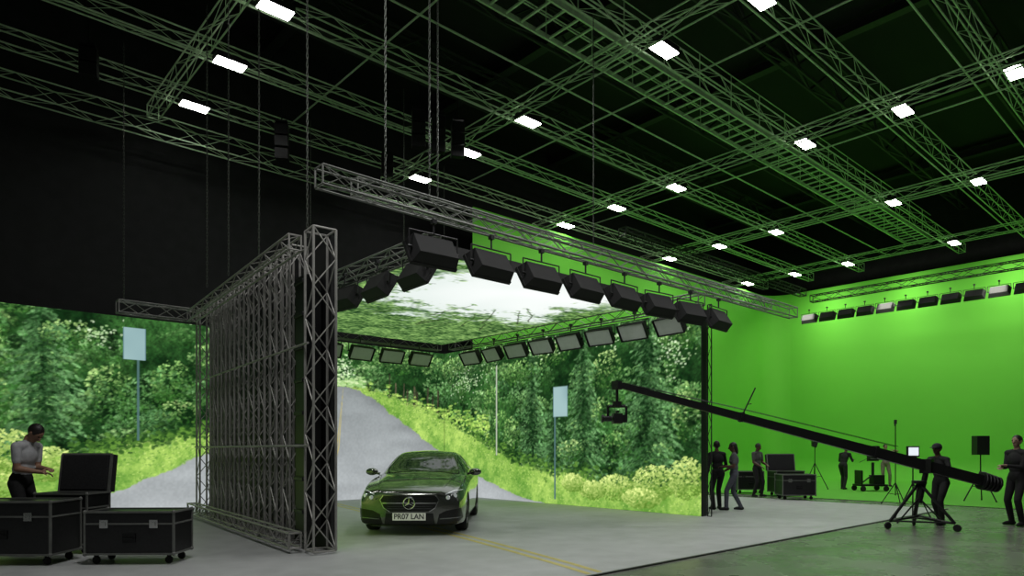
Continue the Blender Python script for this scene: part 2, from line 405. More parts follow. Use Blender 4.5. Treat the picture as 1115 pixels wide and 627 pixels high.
b=MB(); b.box((10.1,14.0,5.12),(6.3,8.44,.2)); led4=b.obj('led_ceiling_panel',M_black); tag(led4,'overhead LED panel showing bright sky and tree tops, hung above the car','video wall')
pos=np.stack([SC.X+7.0,SC.Z+9.8,np.full_like(SC.X,5.01)],-1); screen('screen',pos,SC.a,M_ledc,led4,flip=True)

# ---------------------------------------------------------------- trusses
_tc={}
def truss(a,b_,w,h,label,m,cr=.025,br=.012,seg=.45,group=None,cat='truss',flat=False,yaw=0):
    a=Vector(a); b_=Vector(b_); L=(b_-a).length; key=(round(L,2),w,h,cr,br,seg,m.name,flat)
    if key not in _tc:
        c=MB(); cs=[(-w/2,-h/2),(w/2,-h/2),(w/2,h/2),(-w/2,h/2)]
        if flat: cs=[(0,-h/2),(0,h/2)]
        for y,z in cs: c.tube((0,y,z),(L,y,z),cr,6)
        l=MB(); n=max(2,int(round(L/seg))); st=L/n
        faces=[(0,1),(1,2),(2,3),(3,0)] if not flat else [(0,1)]
        for fi,(p,q) in enumerate(faces):
            for i in range(n):
                u,v=(cs[p],cs[q]) if (i+fi)%2 else (cs[q],cs[p])
                l.tube((i*st,u[0],u[1]),((i+1)*st,v[0],v[1]),br,5)
            for i in ((0,n)): l.tube((i*st,*cs[p]),(i*st,*cs[q]),cr*.8,5)
        _tc[key]=(c.mesh('truss',[m]),l.mesh('lacing',[m]))
    d=(b_-a).normalized()
    if abs(d.z)>.9: Rm=Matrix.Rotation(math.radians(yaw),4,'Z')@Matrix(((0,1,0),(0,0,1),(1,0,0))).to_4x4()
    else:
        y=Vector((0,0,1)).cross(d).normalized(); z=d.cross(y); Rm=Matrix((d,y,z)).transposed().to_4x4()
    o=bpy.data.objects.new('truss',_tc[key][0]); COL.objects.link(o); o.matrix_world=Matrix.Translation(a)@Rm
    k=bpy.data.objects.new('lacing',_tc[key][1]); COL.objects.link(k); k.parent=o
    return tag(o,label,cat,group)
h8=8.5; ZC=1.55+h8
YR=[.44,.71,1.0,1.495,1.785,2.075]; XR=[.62,1.405,2.18,2.963,3.762]
for yr in YR:
    truss((-3,yr*h8+.4,ZC+.34),(34.6,yr*h8+.4,ZC+.34),.26,.36,'long thin lighting truss spanning the hall ceiling',M_spilltruss,.019,.007,.8,'ceiling lighting trusses')
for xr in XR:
    truss((xr*h8-.7,1,ZC-.06),(xr*h8-.7,18.6,ZC-.06),.26,.3,'thin cross truss hung beneath the hall roof',M_spilltruss,.019,.007,.8,'ceiling cross trusses')
truss((-3,18.95,ZC-.25),(34.6,18.95,ZC-.25),.4,.45,'long perimeter truss running along the dark back wall',M_spilltruss,.018,.008,.8,'ceiling lighting trusses')
for y in (4.9,7.2,12.0,14.1,16.6):
    b=MB(); b.tube((-3,y,ZC+.75),(34.6,y,ZC+.75),.024,6); tag(b.obj('lighting_pipe',M_spilltruss),'long thin steel lighting pipe beneath the hall roof','lighting pipe','ceiling lighting pipes')
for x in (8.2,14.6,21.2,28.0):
    b=MB(); b.tube((x,1,ZC+.85),(x,18.6,ZC+.85),.024,6); tag(b.obj('lighting_pipe',M_spilltruss),'long thin steel lighting pipe beneath the hall roof','lighting pipe','ceiling lighting pipes')
for y in (1.5,5.2,8.9,12.6,16.3):
    truss((-4,y,12.8),(35,y,12.8),.3,1.1,'deep dark steel roof girder beneath roof sheets',M_darkst,.05,.03,1.5,'roof girders',cat='roof girder')
for x in (2,8,14,20,26,32):
    b=MB(); b.box((x,10,13.5),(.18,20,.24)); b.box((x,10,13.64),(.3,20,.03)); b.box((x,10,13.37),(.3,20,.03))
    tag(b.obj('roof_beam',M_darkst),'dark steel roof beam under the roof sheets','roof beam','roof beams')
def catwalk(a,b_,w,label):
    a=Vector(a); b_=Vector(b_); L=(b_-a).length; m=MB()
    for y in (-w/2,w/2): m.box((L/2,y,0),(L,.05,.12)); 
    g=MB(); n=int(L/.45)
    for i in range(n+1): g.box((i*L/n,0,0),(.05,w,.04))
    for y in (0,): g.box((L/2,y,.03),(L,.025,.025))
    r=MB()
    for y in (-w/2,w/2):
        for z in (.55,1.05): r.tube((0,y,z),(L,y,z),.016,5)
        for i in range(int(L/1.6)+1): r.tube((i*1.6,y,0),(i*1.6,y,1.05),.016,5)
    o=m.obj('catwalk',M_spilltruss); g.obj('grating',M_spilltruss,o); r.obj('handrail',M_spilltruss,o)
    d=(b_-a).normalized(); o.matrix_world=Matrix.Translation(a)@d.to_track_quat('X','Z').to_matrix().to_4x4(); tag(o,label,'catwalk','ceiling catwalks')
catwalk((3,10.6,11.1),(34.5,10.6,11.1),1.0,'steel grating catwalk with handrails under the roof')

pan=empty('ceiling_light'); c=MB(); c.box((0,0,.06),(.66,.34,.12)); c.tube((0,0,.1),(0,0,.17),.02,6); c.obj('housing',M_blackm,pan,bev=.01)
c=MB(); c.box((0,0,-.012),(.62,.30,.03)); c.obj('lens',M_lamp,pan)
tag(pan,'bright white rectangular LED lamp hung beneath the ceiling truss','ceiling light','ceiling lights')
first=True
for i,xr in enumerate(XR):
    sel={0:YR[3:],1:[.745]+YR[2:],2:YR,3:YR[1:],4:YR[2:]}[i]
    for yr in sel:
        M=TR((xr*h8,yr*h8,ZC-.03))
        if first: pan.matrix_world=M; first=False
        else: dup(pan,M)

G1='stage frame trusses'
truss((4.0,8.25,5.12),(17.3,8.25,5.12),.22,.25,'aluminium box truss across the open front of the stage',M_alu,.016,.007,.4,G1)
truss((4.9,8.95,5.42),(17.3,8.95,5.42),.20,.22,'aluminium box truss above the stage front',M_alu,.015,.007,.4,G1)
truss((6.5,9.2,4.98),(6.5,17.9,4.98),.26,.26,'aluminium box truss carrying the side lamps',M_alu,.018,.009,.4,G1)
truss((13.45,8.55,4.97),(13.45,18.0,4.97),.26,.26,'aluminium box truss carrying the side lamps',M_alu,.018,.009,.4,G1)
truss((6.8,18.37,4.97),(13.2,18.37,4.97),.2,.26,'aluminium box truss along the rear of the stage',M_alu,.018,.009,.4,G1)
truss((3.35,16.45,4.62),(4.85,16.45,4.62),.26,.26,'short aluminium truss spur beside the braced LED wall',M_alu,.018,.009,.35,G1)
truss((13.62,8.45,.02),(13.62,8.45,4.85),.1,.10,'slender dark upright truss at the end of the LED wall',M_darkst,.014,.007,.3,G1,flat=True)
def W(x,y,z): return SW@Vector((x,y,z))
G2='upright trusses bracing the LED wall'
for i,y in enumerate((.15,1.25,1.9,2.55,3.2,3.85,4.5,5.15,5.8,6.45,7.3)):
    hw=.34 if i in (0,10) else .28
    truss(W(-.21,y,.06),W(-.21,y,4.78),hw,.34,'upright aluminium box truss bracing the back of LED wall',M_aluw,.020,.010,.42,G2,yaw=-5.0)
for z in (.2,4.6):
    truss(W(-.52,.35,z),W(-.52,7.3,z),.18,.22,'horizontal aluminium truss tying the upright trusses together',M_aluw,.018,.009,.4,G1)
for z in (1.6,3.1):
    b=MB(); b.tube(W(-.42,.1,z),W(-.42,7.4,z),.018,8); tag(b.obj('brace_pipe',M_aluw),'horizontal aluminium pipe clamped across the upright trusses','pipe','brace pipes on the LED wall')
b=MB(); b.box((0,0,2.25),(.26,.42,3.9))
for k in range(8): b.box((-.145,0,.6+k*.5),(.04,.38,.06))
o=b.obj('equipment_rack',M_black,bev=.01); o.matrix_world=SW@Matrix.Translation((-.2,.68,0)); tag(o,'tall black equipment rack fixed behind the LED wall','equipment rack')

cm=MB(); LK=.075
for i in range(78):
    z=i*LK*.8; ax=i%2; pts=[]
    for j in range(8):
        t=2*math.pi*j/8; u=.014*math.cos(t); v=.045*math.sin(t)
        pts.append((u,0,z+v) if ax==0 else (0,u,z+v))
    for j in range(8): cm.tube(pts[j],pts[(j+1)%8],.0042,4)
chm=cm.mesh('hoist_chain',[M_chain]); CL_=78*LK*.8
for x,y,z0 in ((3.47,16.45,4.8),(4.4,13.95,4.8),(4.4,12.75,4.8),(4.4,11.3,4.8),(4.5,9.67,4.8),(5.0,8.25,5.28),(5.75,8.25,5.28),(6.4,8.95,5.6),(10.2,8.95,5.6),(9,14,5.3),(12.4,17,5.3),(8,17,5.3)):
    o=bpy.data.objects.new('hoist_chain',chm); COL.objects.link(o); o.location=(x,y,z0); o.scale=(1,1,(ZC+.3-z0)/CL_)
    tag(o,'steel hoist chain hanging from the ceiling truss to the rig','chain','hoist chains')

def softlight(tilt=-32):
    e=empty('softlight')
    c=MB(); M=Matrix.Rotation(math.radians(tilt),4,'X')@Matrix.Rotation(math.radians(-90),4,'X')
    c.box((0,0,0),(.76,.42,.20),M=M,taper=.86)
    M2=Matrix.Rotation(math.radians(tilt),4,'X')
    c.box((0,.115,.205),(.78,.06,.02),M=M2); c.box((0,.115,-.205),(.78,.06,.02),M=M2)
    c.box((.385,.115,0),(.02,.06,.42),M=M2); c.box((-.385,.115,0),(.02,.06,.42),M=M2)
    c.obj('housing',M_lampblk,e,bev=.006)
    c=MB(); c.box((0,.108,0),(.70,.012,.37),M=M2); c.obj('diffuser',M_diff,e)
    c=MB()
    for sx in (-1,1): c.tube((sx*.41,0,0),(sx*.41,0,.24),.012,6); c.tube((sx*.37,0,0),(sx*.43,0,0),.02,6)
    c.tube((-.41,0,.24),(.41,0,.24),.012,6); c.tube((0,0,.24),(0,0,.42),.016,6); c.box((0,0,.42),(.07,.07,.06))
    c.obj('yoke',M_black,e); return e
SL=softlight(); tag(SL,'black rectangular softlight with pale diffuser hung from the stage truss','stage light','softlights around the stage'); 
first=True; jit=random.Random(3)
spots=[]
for i in range(8): spots.append((5.72+1.1*i,8.1,4.45,0))
for i in range(7): spots.append((6.2,9.3+1.2*i,4.45,-90))
for i in range(8): spots.append((13.2,9.2+1.06*i,4.45,90))
for i in range(6): spots.append((6.9+1.05*i,18.0,4.45,180))
for x,y,z,r in spots:
    M=TR((x,y,z),r+jit.uniform(-7,7))
    if first: SL.matrix_world=M; first=False
    else: dup(SL,M)
truss((31.6,1,8.6),(31.6,14.2,8.6),.3,.3,'dark truss carrying a row of lamps before the green screen',M_darkst,.024,.011,.5,'green screen lighting trusses')
truss((18,14.5,8.9),(31.4,14.5,8.9),.3,.3,'dark truss carrying lamps before the green screen',M_darkst,.024,.011,.5,'green screen lighting trusses')
for i in range(14):
    M=TR((31.8,14.4-.83*i,7.75),-90)@Matrix.Scale(.92,4); o=dup(SL,M); o['group']='lamps before the green screen'; o['label']='black rectangular floodlight in a row facing the green screen'

def spk(loc,n,rz):
    e=empty('hanging_speaker',TR(loc,rz)); 
    for k in range(n):
        c=MB(); R=Matrix.Rotation(math.radians(-4*k),4,'X')
        c.box((0,.02*k,-.3*k),(.34,.3,.27),M=R); c.box((0,.02*k-.16,-.3*k),(.3,.02,.23),M=R); c.obj('speaker_cabinet',M_blackm,e,bev=.01)
    c=MB(); c.box((0,0,.2),(.3,.3,.05)); c.tube((0,0,.2),(0,0,1.0),.015,6); c.obj('bracket',M_blackm,e)
    tag(e,'black speaker array hanging beneath the ceiling trusses','speaker','hanging speakers')
for l,n,r in (((9.7,14.4,10.0),3,150),((10.25,14.3,10.0),3,150),((10.8,14.2,10.0),3,150),((2.9,16.9,10.0),2,160),((7.3,17.2,9.9),3,150),((10.3,16.9,9.9),2,150)): spk(l,n,r)

# ---------------------------------------------------------------- car
def build_car():
    S=[
     (2.34,.30,.68,.50,(.58,.60),(.42,.665),(.21,.682),.685),
     (2.29,.17,.84,.56,(.73,.69),(.52,.75),(.26,.765),.77),
     (2.05,.14,.91,.64,(.82,.775),(.56,.84),(.28,.845),.855),
     (1.7,.14,.92,.72,(.845,.86),(.59,.92),(.3,.925),.935),
     (1.3,.14,.925,.78,(.85,.915),(.61,.975),(.3,.98),.99),
     (.92,.14,.925,.82,(.84,.95),(.65,1.01),(.33,1.03),1.04),
     (.45,.15,.92,.85,(.83,.97),(.70,1.18),(.52,1.30),1.33),
     (-.02,.15,.92,.87,(.83,.98),(.69,1.26),(.55,1.41),1.45),
     (-.6,.15,.92,.89,(.83,.99),(.69,1.26),(.55,1.41),1.465),
     (-1.1,.15,.92,.91,(.83,1.01),(.68,1.24),(.53,1.35),1.40),
     (-1.55,.16,.92,.92,(.82,1.03),(.66,1.13),(.48,1.19),1.22),
     (-1.9,.18,.91,.91,(.79,1.02),(.63,1.05),(.4,1.07),1.08),
     (-2.2,.21,.87,.86,(.74,.98),(.56,.99),(.3,1.0),1.0),
     (-2.33,.30,.76,.73,(.63,.86),(.46,.89),(.25,.90),.9)]
    vs=[];fs=[];N=16
    for x,zb,w,zs,p5,p6,p7,zt in S:
        half=[(0,zb),(w*.84,zb),(w*.97,zb+.06),(w,(zb+zs)/2+.06),(w*.985,zs),p5,p6,p7,(0,zt)]
        ring=half+[(-y,z) for y,z in half[-2:0:-1]]
        vs+=[(x,y,z) for y,z in ring]
    n=len(S)
    for i in range(n-1):
        for k in range(N): fs.append((i*N+k,i*N+(k+1)%N,(i+1)*N+(k+1)%N,(i+1)*N+k))
    for base,fl in ((0,0),((n-1)*N,1)):
        for i in range(8):
            a,b_,c,d=i,i+1,(16-i-1)%16,(16-i)%16
            q=[a,b_,c,d]; q=[v for j,v in enumerate(q) if v not in q[:j]]
            if len(q)<3: continue
            q=[v+base for v in q]; fs.append(tuple(q if fl else q[::-1]))
    me=bpy.data.meshes.new('tmp'); me.from_pydata(vs,[],fs)
    bm=bmesh.new(); bm.from_mesh(me); bmesh.ops.recalc_face_normals(bm,faces=bm.faces)
    cl=bm.edges.layers.float.new('crease_edge')
    for e in bm.edges:
        a,b_=e.verts[0].index,e.verts[1].index
        if a%N==b_%N:
            k=a%N; st_=min(a,b_)//N
            if k in (4,12): e[cl]=.7
            if k in (5,11): e[cl]=.7
            if k in (2,14): e[cl]=.6
            if k in (6,10) and st_<6: e[cl]=.85
            if k in (6,10) and 6<=st_<11: e[cl]=.2
            if k in (7,9) and st_>=6: e[cl]=.4
        elif a//N==b_//N==1 and a%N in (2,3,4,12,13,14): e[cl]=.35
    bm.to_mesh(me); bm.free()
    t=bpy.data.objects.new('tmp',me); COL.objects.link(t)
    s=t.modifiers.new('s','SUBSURF'); s.levels=3; s.render_levels=3
    dg=bpy.context.evaluated_depsgraph_get(); body=bpy.data.meshes.new_from_object(t.evaluated_get(dg))
    bm=bmesh.new(); bm.from_mesh(body); bvh=BVHTree.FromBMesh(bm); bm.free()
    c=MB()
    for x in (1.38,-1.34):
        for sy in (-1,1): c.tube((x,sy*.58,.33),(x,sy*1.1,.33),.365,40)
    cut=c.obj('cut',M_rubber)
    t.modifiers.clear(); t.data=body
    bo=t.modifiers.new('b','BOOLEAN'); bo.object=cut; bo.operation='DIFFERENCE'; bo.solver='EXACT'
    bpy.context.view_layer.update()
    dg=bpy.context.evaluated_depsgraph_get(); fin=bpy.data.meshes.new_from_object(t.evaluated_get(dg))
    bpy.data.objects.remove(t); bpy.data.objects.remove(cut)
    M_paint=mat('car_paint',(.15,.155,.14),.16,.85,var=.05,vscale=60,coat=1.0)
    M_glass=mat('car_glass',(.01,.012,.012),.04,0,var=.02,coat=.5)
    M_gril=mat('car_black_trim',(.005,.005,.005),.3,0,var=.2)
    M_hlb=mat('headlight_housing',(.16,.165,.17),.12,.8,var=.3,vscale=30,coat=1)
    M_hl=mat('headlight_lens',(.6,.62,.63),.08,.5,(.9,.95,1),.15,var=.15,vscale=25,coat=1)
    M_red=mat('tail_lens',(.25,.01,.01),.15,0,var=.1)
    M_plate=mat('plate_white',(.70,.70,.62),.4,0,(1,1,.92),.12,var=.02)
    root=empty('car')
    fin.materials.clear(); fin.materials.append(M_paint)
    fin.polygons.foreach_set('use_smooth',[True]*len(fin.polygons))
    bo=bpy.data.objects.new('body',fin); COL.objects.link(bo); bo.parent=root
    try: fin.set_sharp_from_angle(angle=math.radians(40))
    except Exception: pass
    def patch(name,poly,axis,m,off=.006,res=.05,parent=root,sgn=1):
        bm=bmesh.new(); vv=[bm.verts.new((p[0],p[1],0)) for p in poly]; bm.faces.new(vv)
        xs=[p[0] for p in poly]; zs=[p[1] for p in poly]
        x=min(xs)+res
        while x<max(xs): bmesh.ops.bisect_plane(bm,geom=bm.verts[:]+bm.edges[:]+bm.faces[:],plane_co=(x,0,0),plane_no=(1,0,0)); x+=res
        z=min(zs)+res
        while z<max(zs): bmesh.ops.bisect_plane(bm,geom=bm.verts[:]+bm.edges[:]+bm.faces[:],plane_co=(0,z,0),plane_no=(0,1,0)); z+=res
        for v in bm.verts:
            a,b_=v.co.x,v.co.y
            if axis=='x': o_=Vector((sgn*4,a,b_)); d=Vector((-sgn,0,0))
            elif axis=='z': o_=Vector((a,b_,4)); d=Vector((0,0,-1))
            else: o_=Vector((a,sgn*3,b_)); d=Vector((0,-sgn,0))
            h=bvh.ray_cast(o_,d)
            if h[0] is None: h=bvh.find_nearest(o_+d*(2 if axis=='x' else 2.2))
            v.co=h[0]+h[1]*off
        bmesh.ops.triangulate(bm,faces=bm.faces); bmesh.ops.recalc_face_normals(bm,faces=bm.faces)
        me=bpy.data.meshes.new(name); bm.to_mesh(me); bm.free(); me.materials.append(m)
        me.polygons.foreach_set('use_smooth',[True]*len(me.polygons))
        o=bpy.data.objects.new(name,me); COL.objects.link(o); o.parent=parent; return o
    patch('windshield',[(-.71,1.0),(-.35,1.04),(0,1.055),(.35,1.04),(.71,1.0),(.64,1.20),(.56,1.325),(.3,1.375),(0,1.39),(-.3,1.375),(-.56,1.325),(-.64,1.20)],'x',M_glass,.006,.035)
    patch('rear_window',[(-.6,1.1),(.6,1.1),(.48,1.32),(-.48,1.32)],'x',M_glass,.006,.035,sgn=-1)
    for sg in (-1,1):
        patch('side_window',[(.60,1.0),(-.28,1.02),(-.28,1.355),(-.02,1.345),(.25,1.26)],'y',M_glass,.006,.05,sgn=sg)
        patch('side_window',[(-.34,1.02),(-1.25,1.08),(-1.38,1.12),(-1.1,1.27),(-.75,1.345),(-.34,1.358)],'y',M_glass,.006,.05,sgn=sg)
        patch('door_seam',[(.62,.95),(.61,.95),(.70,.30),(.71,.30)],'y',M_gril,.003,.05,sgn=sg)
        patch('door_seam',[(-.30,.97),(-.315,.97),(-.315,.30),(-.30,.30)],'y',M_gril,.003,.05,sgn=sg)
        patch('sill_trim',[(.95,.19),(-.93,.19),(-.93,.25),(.95,.25)],'y',M_gril,.004,.05,sgn=sg)
        hl=patch('headlight',[(sg*.52,.64),(sg*.62,.59),(sg*.78,.60),(sg*.86,.66),(sg*.86,.765),(sg*.74,.755),(sg*.60,.70)],'x',M_hlb,.005,.03)
        lens=MB()
        for yy,zz,rr in ((.65,.648,.036),(.76,.675,.038)):
            h=bvh.ray_cast(Vector((4,sg*yy,zz)),Vector((-1,0,0)))[0]
            lens.lathe([(0,.012),(rr*.6,.01),(rr,0),(rr,-.02)],16,0,Matrix.Translation(h+Vector((.010,0,0)))@Matrix.Rotation(math.pi/2,4,'Y'))
        lens.obj('lamp_lens',M_hl,hl,smooth=True)
        patch('daytime_lamp_strip',[(sg*.60,.702),(sg*.74,.757),(sg*.86,.767),(sg*.86,.753),(sg*.745,.742),(sg*.605,.688)],'x',M_hl,.012,.03,parent=hl)
        patch('air_intake',[(sg*.46,.20),(sg*.78,.21),(sg*.88,.30),(sg*.86,.47),(sg*.62,.43),(sg*.50,.37)],'x',M_gril,.006,.03)
        patch('intake_fin',[(sg*.51,.285),(sg*.85,.31),(sg*.85,.325),(sg*.515,.30)],'x',M_hlb,.014,.03)
        patch('tail_light',[(sg*.4,.86),(sg*.74,.80),(sg*.74,.9),(sg*.42,.92)],'x',M_red,.006,.04,sgn=-1)
        patch('bonnet_seam',[(.95,sg*.74),(2.1,sg*.56),(2.1,sg*.568),(.95,sg*.748)],'z',M_gril,.002,.06)
        mb=MB(); mb.ell((.66,sg*1.0,1.03),(.07,.12,.07)); mb.tube((.66,sg*.84,.99),(.66,sg*.94,1.01),.025,8); mb.obj('wing_mirror',M_paint,root,smooth=True)
    g=patch('grille',[(-.49,.61),(-.43,.48),(-.33,.415),(.33,.415),(.43,.48),(.49,.61),(.44,.675),(-.44,.675)],'x',M_gril,.006,.03)
    for z in (.46,.50,.60,.64): patch('grille_slat',[(-.38,z),(.38,z),(.38,z+.005),(-.38,z+.005)],'x',M_hlb,.010,.04,parent=g)
    patch('grille_bar',[(-.455,.545),(.455,.545),(.455,.568),(-.455,.568)],'x',M_chrome,.016,.04,parent=g)
    for q in (-1,1):
        patch('grille_surround',[(q*.49,.61),(q*.43,.48),(q*.33,.415),(q*.33,.405),(q*.44,.473),(q*.502,.61),(q*.45,.685),(q*.44,.675)],'x',M_chrome,.012,.03,parent=g)
    patch('air_intake',[(-.43,.185),(.43,.185),(.40,.385),(-.40,.385)],'x',M_gril,.006,.03)
    patch('front_splitter',[(-.76,.165),(.76,.165),(.76,.185),(-.76,.185)],'x',M_hlb,.018,.04)
    nx=bvh.ray_cast(Vector((4,0,.56)),Vector((-1,0,0)))[0].x
    st=MB(); MX=Matrix.Translation((nx+.03,0,.557))@Matrix.Rotation(math.pi/2,4,'Y')
    prof=[(.095+.012*math.cos(t*math.pi/4),.012*math.sin(t*math.pi/4)) for t in range(9)]; st.lathe(prof,32,0,MX)
    for k in range(3):
        a=math.pi/2+k*2*math.pi/3; p=Vector((nx+.03,.095*math.cos(a),.557+.095*math.sin(a))); st.tube((nx+.03,0,.557),p,.019,6,0,.003)
    st.obj('star_emblem',M_chrome,g,smooth=False)
    px=bvh.ray_cast(Vector((4,0,.34)),Vector((-1,0,0)))[0].x+.035
    b=MB(); b.box((px,0,.33),(.012,.56,.125)); pl=b.obj('number_plate',M_plate,root,bev=.004)
    cu=bpy.data.curves.new('txt','FONT'); cu.body='PR07 LAN'; cu.size=.125; cu.align_x='CENTER'; cu.align_y='CENTER'; cu.extrude=.002; cu.offset=.002
    to=bpy.data.objects.new('txt',cu); COL.objects.link(to); bpy.context.view_layer.update()
    dg=bpy.context.evaluated_depsgraph_get(); tm=bpy.data.meshes.new_from_object(to.evaluated_get(dg)); bpy.data.objects.remove(to)
    tm.materials.clear(); tm.materials.append(M_gril)
    ws=[v.co.x for v in tm.vertices]; sc=.50/(max(ws)-min(ws))
    tm.transform(Matrix.Translation((px+.008,0,.33))@Euler((math.pi/2,0,math.pi/2)).to_matrix().to_4x4()@Matrix.Diagonal((min(1,sc),1,1,1)))
    tx=bpy.data.objects.new('plate_lettering',tm); COL.objects.link(tx); tx.parent=pl
    ty=MB(); ty.lathe([(.215,-.095),(.25,-.11),(.30,-.11),(.325,-.09),(.332,-.04),(.332,.04),(.325,.09),(.30,.11),(.25,.11),(.215,.095),(.215,-.095)],40)
    tym=ty.mesh('tyre',[M_rubber],True)
    rm=MB(); rm.lathe([(.222,-.09),(.222,.10),(.205,.10),(.20,.03),(.20,-.09)],40)
    rm.lathe([(0,.07),(.05,.07),(.06,.05),(.06,.0),(0,.0)],20)
    for k in range(5):
        for dlt in (-.16,.16):
            a=2*math.pi*k/5; rm.tube((.04*math.cos(a),.04*math.sin(a),.055),(.21*math.cos(a+dlt),.21*math.sin(a+dlt),.075),.016,6,0,.013)
    rm.lathe([(0,-.02),(.15,-.02)],24)
    M_rim=mat('alloy_rim',(.30,.30,.30),.3,.9,var=.1)
    rmm=rm.mesh('rim',[M_rim],False)
    for x in (1.38,-1.34):
        for sg in (-1,1):
            w=empty('wheel'); w.parent=root
            w.matrix_local=Matrix.Translation((x,sg*.80,.332))@Matrix.Rotation(-sg*math.pi/2,4,'X')
            for mm,nn in ((tym,'tyre'),(rmm,'rim')):
                o=bpy.data.objects.new(nn,mm); COL.objects.link(o); o.parent=w
    root.matrix_world=TR((8.26,11.90,.013),-132.5)@Matrix.Scale(1.05,4)
    tag(root,'dark grey metallic saloon with star emblem parked on the stage','car')
build_car()

# ---------------------------------------------------------------- people
SKINS={'a':mat('skin_tan',(.36,.20,.13),.55,var=.08),'b':mat('skin_light',(.34,.21,.155),.55,var=.08),'c':mat('skin_dark',(.10,.05,.032),.5,var=.08)}
CL={}
def cloth(name,c):
    if name not in CL: CL[name]=mat(name,c,.85,var=.18,vscale=14,bump=.2)
    return CL[name]
M_hair=mat('hair_dark',(.015,.011,.009),.5,var=.3,vscale=60); M_eye=mat('eye',(.02,.015,.012),.1,var=.1)
def ik(a,c,l1,l2,pole):
    v=c-a; d=min(v.length,l1+l2-.004); u=v.normalized(); x=(l1*l1-l2*l2+d*d)/(2*d); h=math.sqrt(max(0,l1*l1-x*x))
    p=pole-u*pole.dot(u); p.normalize(); return a+u*x+p*h, a+u*d
def person(loc,face,H,label,skin='b',shirt=None,pants=None,shoes=None,hands=((-.24,.04,.80),(.24,.04,.80)),feet=((-.1,0),(.1,0)),
           hip=(0,0,.94),chest=(0,.0,1.27),pitch=0,yaw=0,hair='short',long_sleeve=False,toes=(0,0),hat=False,fem=False):
    s=H/1.75; hipc=Vector(hip); ch=Vector(chest); u=(ch-hipc).normalized(); X=Vector((1,0,0)); fy=X.cross(u)*-1
    if fy.y<0: fy=-fy
    Rt=Matrix((X,fy,u)).transposed()
    shw=.165 if fem else .185
    neck=ch+u*.20; Rh=Euler((math.radians(pitch),0,math.radians(yaw))).to_matrix()
    hb=neck+u*.045; hc=hb+Rh@Vector((0,.015,.105))
    mb=MB(); seg=[]
    def C(a,b_,ra,rb,m): mb.cap(a,b_,ra,rb); seg.append((a,b_,ra,rb,m))
    def E(c,r,R,m): mb.ell(c,r,R,nu=20,nv=14); rr=min(r); L=max(r)-rr; ax=[Vector((1,0,0)),Vector((0,1,0)),Vector((0,0,1))][list(r).index(max(r))]; d=(R@ax if R else ax)*L; seg.append((c-d,c+d,rr,rr,m))
    E(hipc+u*.02,(.165,.115,.13),Rt,2); E(hipc+u*.17,(.145 if not fem else .125,.105,.14),Rt,1)
    E(ch+u*.01,(.165 if not fem else .145,.12,.17),Rt,1)
    if fem: E(ch+fy*.06-u*.02,(.12,.07,.07),Rt,1)
    sL=ch+u*.13-X*shw; sR=ch+u*.13+X*shw
    C(sL,ch+u*.155,.062,.07,1); C(ch+u*.155,sR,.07,.062,1)
    C(ch+u*.15,hb,.062,.052,0)
    E(hc+Rh@Vector((0,-.005,.02)),(.074,.094,.098),Rh,0); C(hc+Rh@Vector((0,.035,-.07)),hc+Rh@Vector((0,.02,-.01)),.042,.06,0)
    C(hc+Rh@Vector((0,.085,.02)),hc+Rh@Vector((0,.108,-.022)),.010,.016,0)
    C(hc+Rh@Vector((-.018,.080,-.055)),hc+Rh@Vector((.018,.080,-.055)),.012,.012,0)
    for q in (-1,1): C(hc+Rh@Vector((q*.076,-.01,.015)),hc+Rh@Vector((q*.08,-.012,-.02)),.016,.012,0)
    for q,sh,hd in ((-1,sL,hands[0]),(1,sR,hands[1])):
        el,wr=ik(sh,Vector(hd),.285,.25,Vector((q*.5,-.9,-.35)))
        C(sh,el,.054,.042,1 if long_sleeve else 0)
        if not long_sleeve: m_=sh.lerp(el,.62); C(sh,m_,.063,.056,1)
        C(el,el.lerp(wr,.3),.043,.042,1 if long_sleeve else 0); C(el.lerp(wr,.3),wr,.042,.028,1 if long_sleeve else 0)
        f=(wr-el).normalized(); sd=f.cross(Vector((0,0,1)) if abs(f.z)<.8 else Vector((0,1,0))).normalized()
        if abs(f.z)>=.8: sd=Vector((0,1,0))-f*f.y; sd.normalize()
        nn=f.cross(sd).normalized(); 
        if nn.dot(X)*q>0 and abs(f.z)>.8: nn=-nn
        if abs(f.z)<.8 and nn.z>0: nn=-nn
        C(wr,wr+f*.03,.026,.026,0)
        Rp=Matrix((sd,nn,f)).transposed(); E(wr+f*.055,(.042,.017,.05),Rp,0)
        for i,(o_,l) in enumerate(((.032,.068),(.011,.078),(-.011,.072),(-.032,.056))):
            a=wr+f*.092+sd*o_; k1=a+f*l*.5+nn*l*.12; k2=k1+f*l*.38+nn*l*.38; C(a-f*.02,k1,.0095,.009,0); C(k1,k2,.009,.0075,0)
        a=wr+f*.035+sd*.036; k1=a+f*.03+sd*.028+nn*.012; k2=k1+f*.03+sd*.004+nn*.012; C(a,k1,.013,.011,0); C(k1,k2,.011,.009,0)
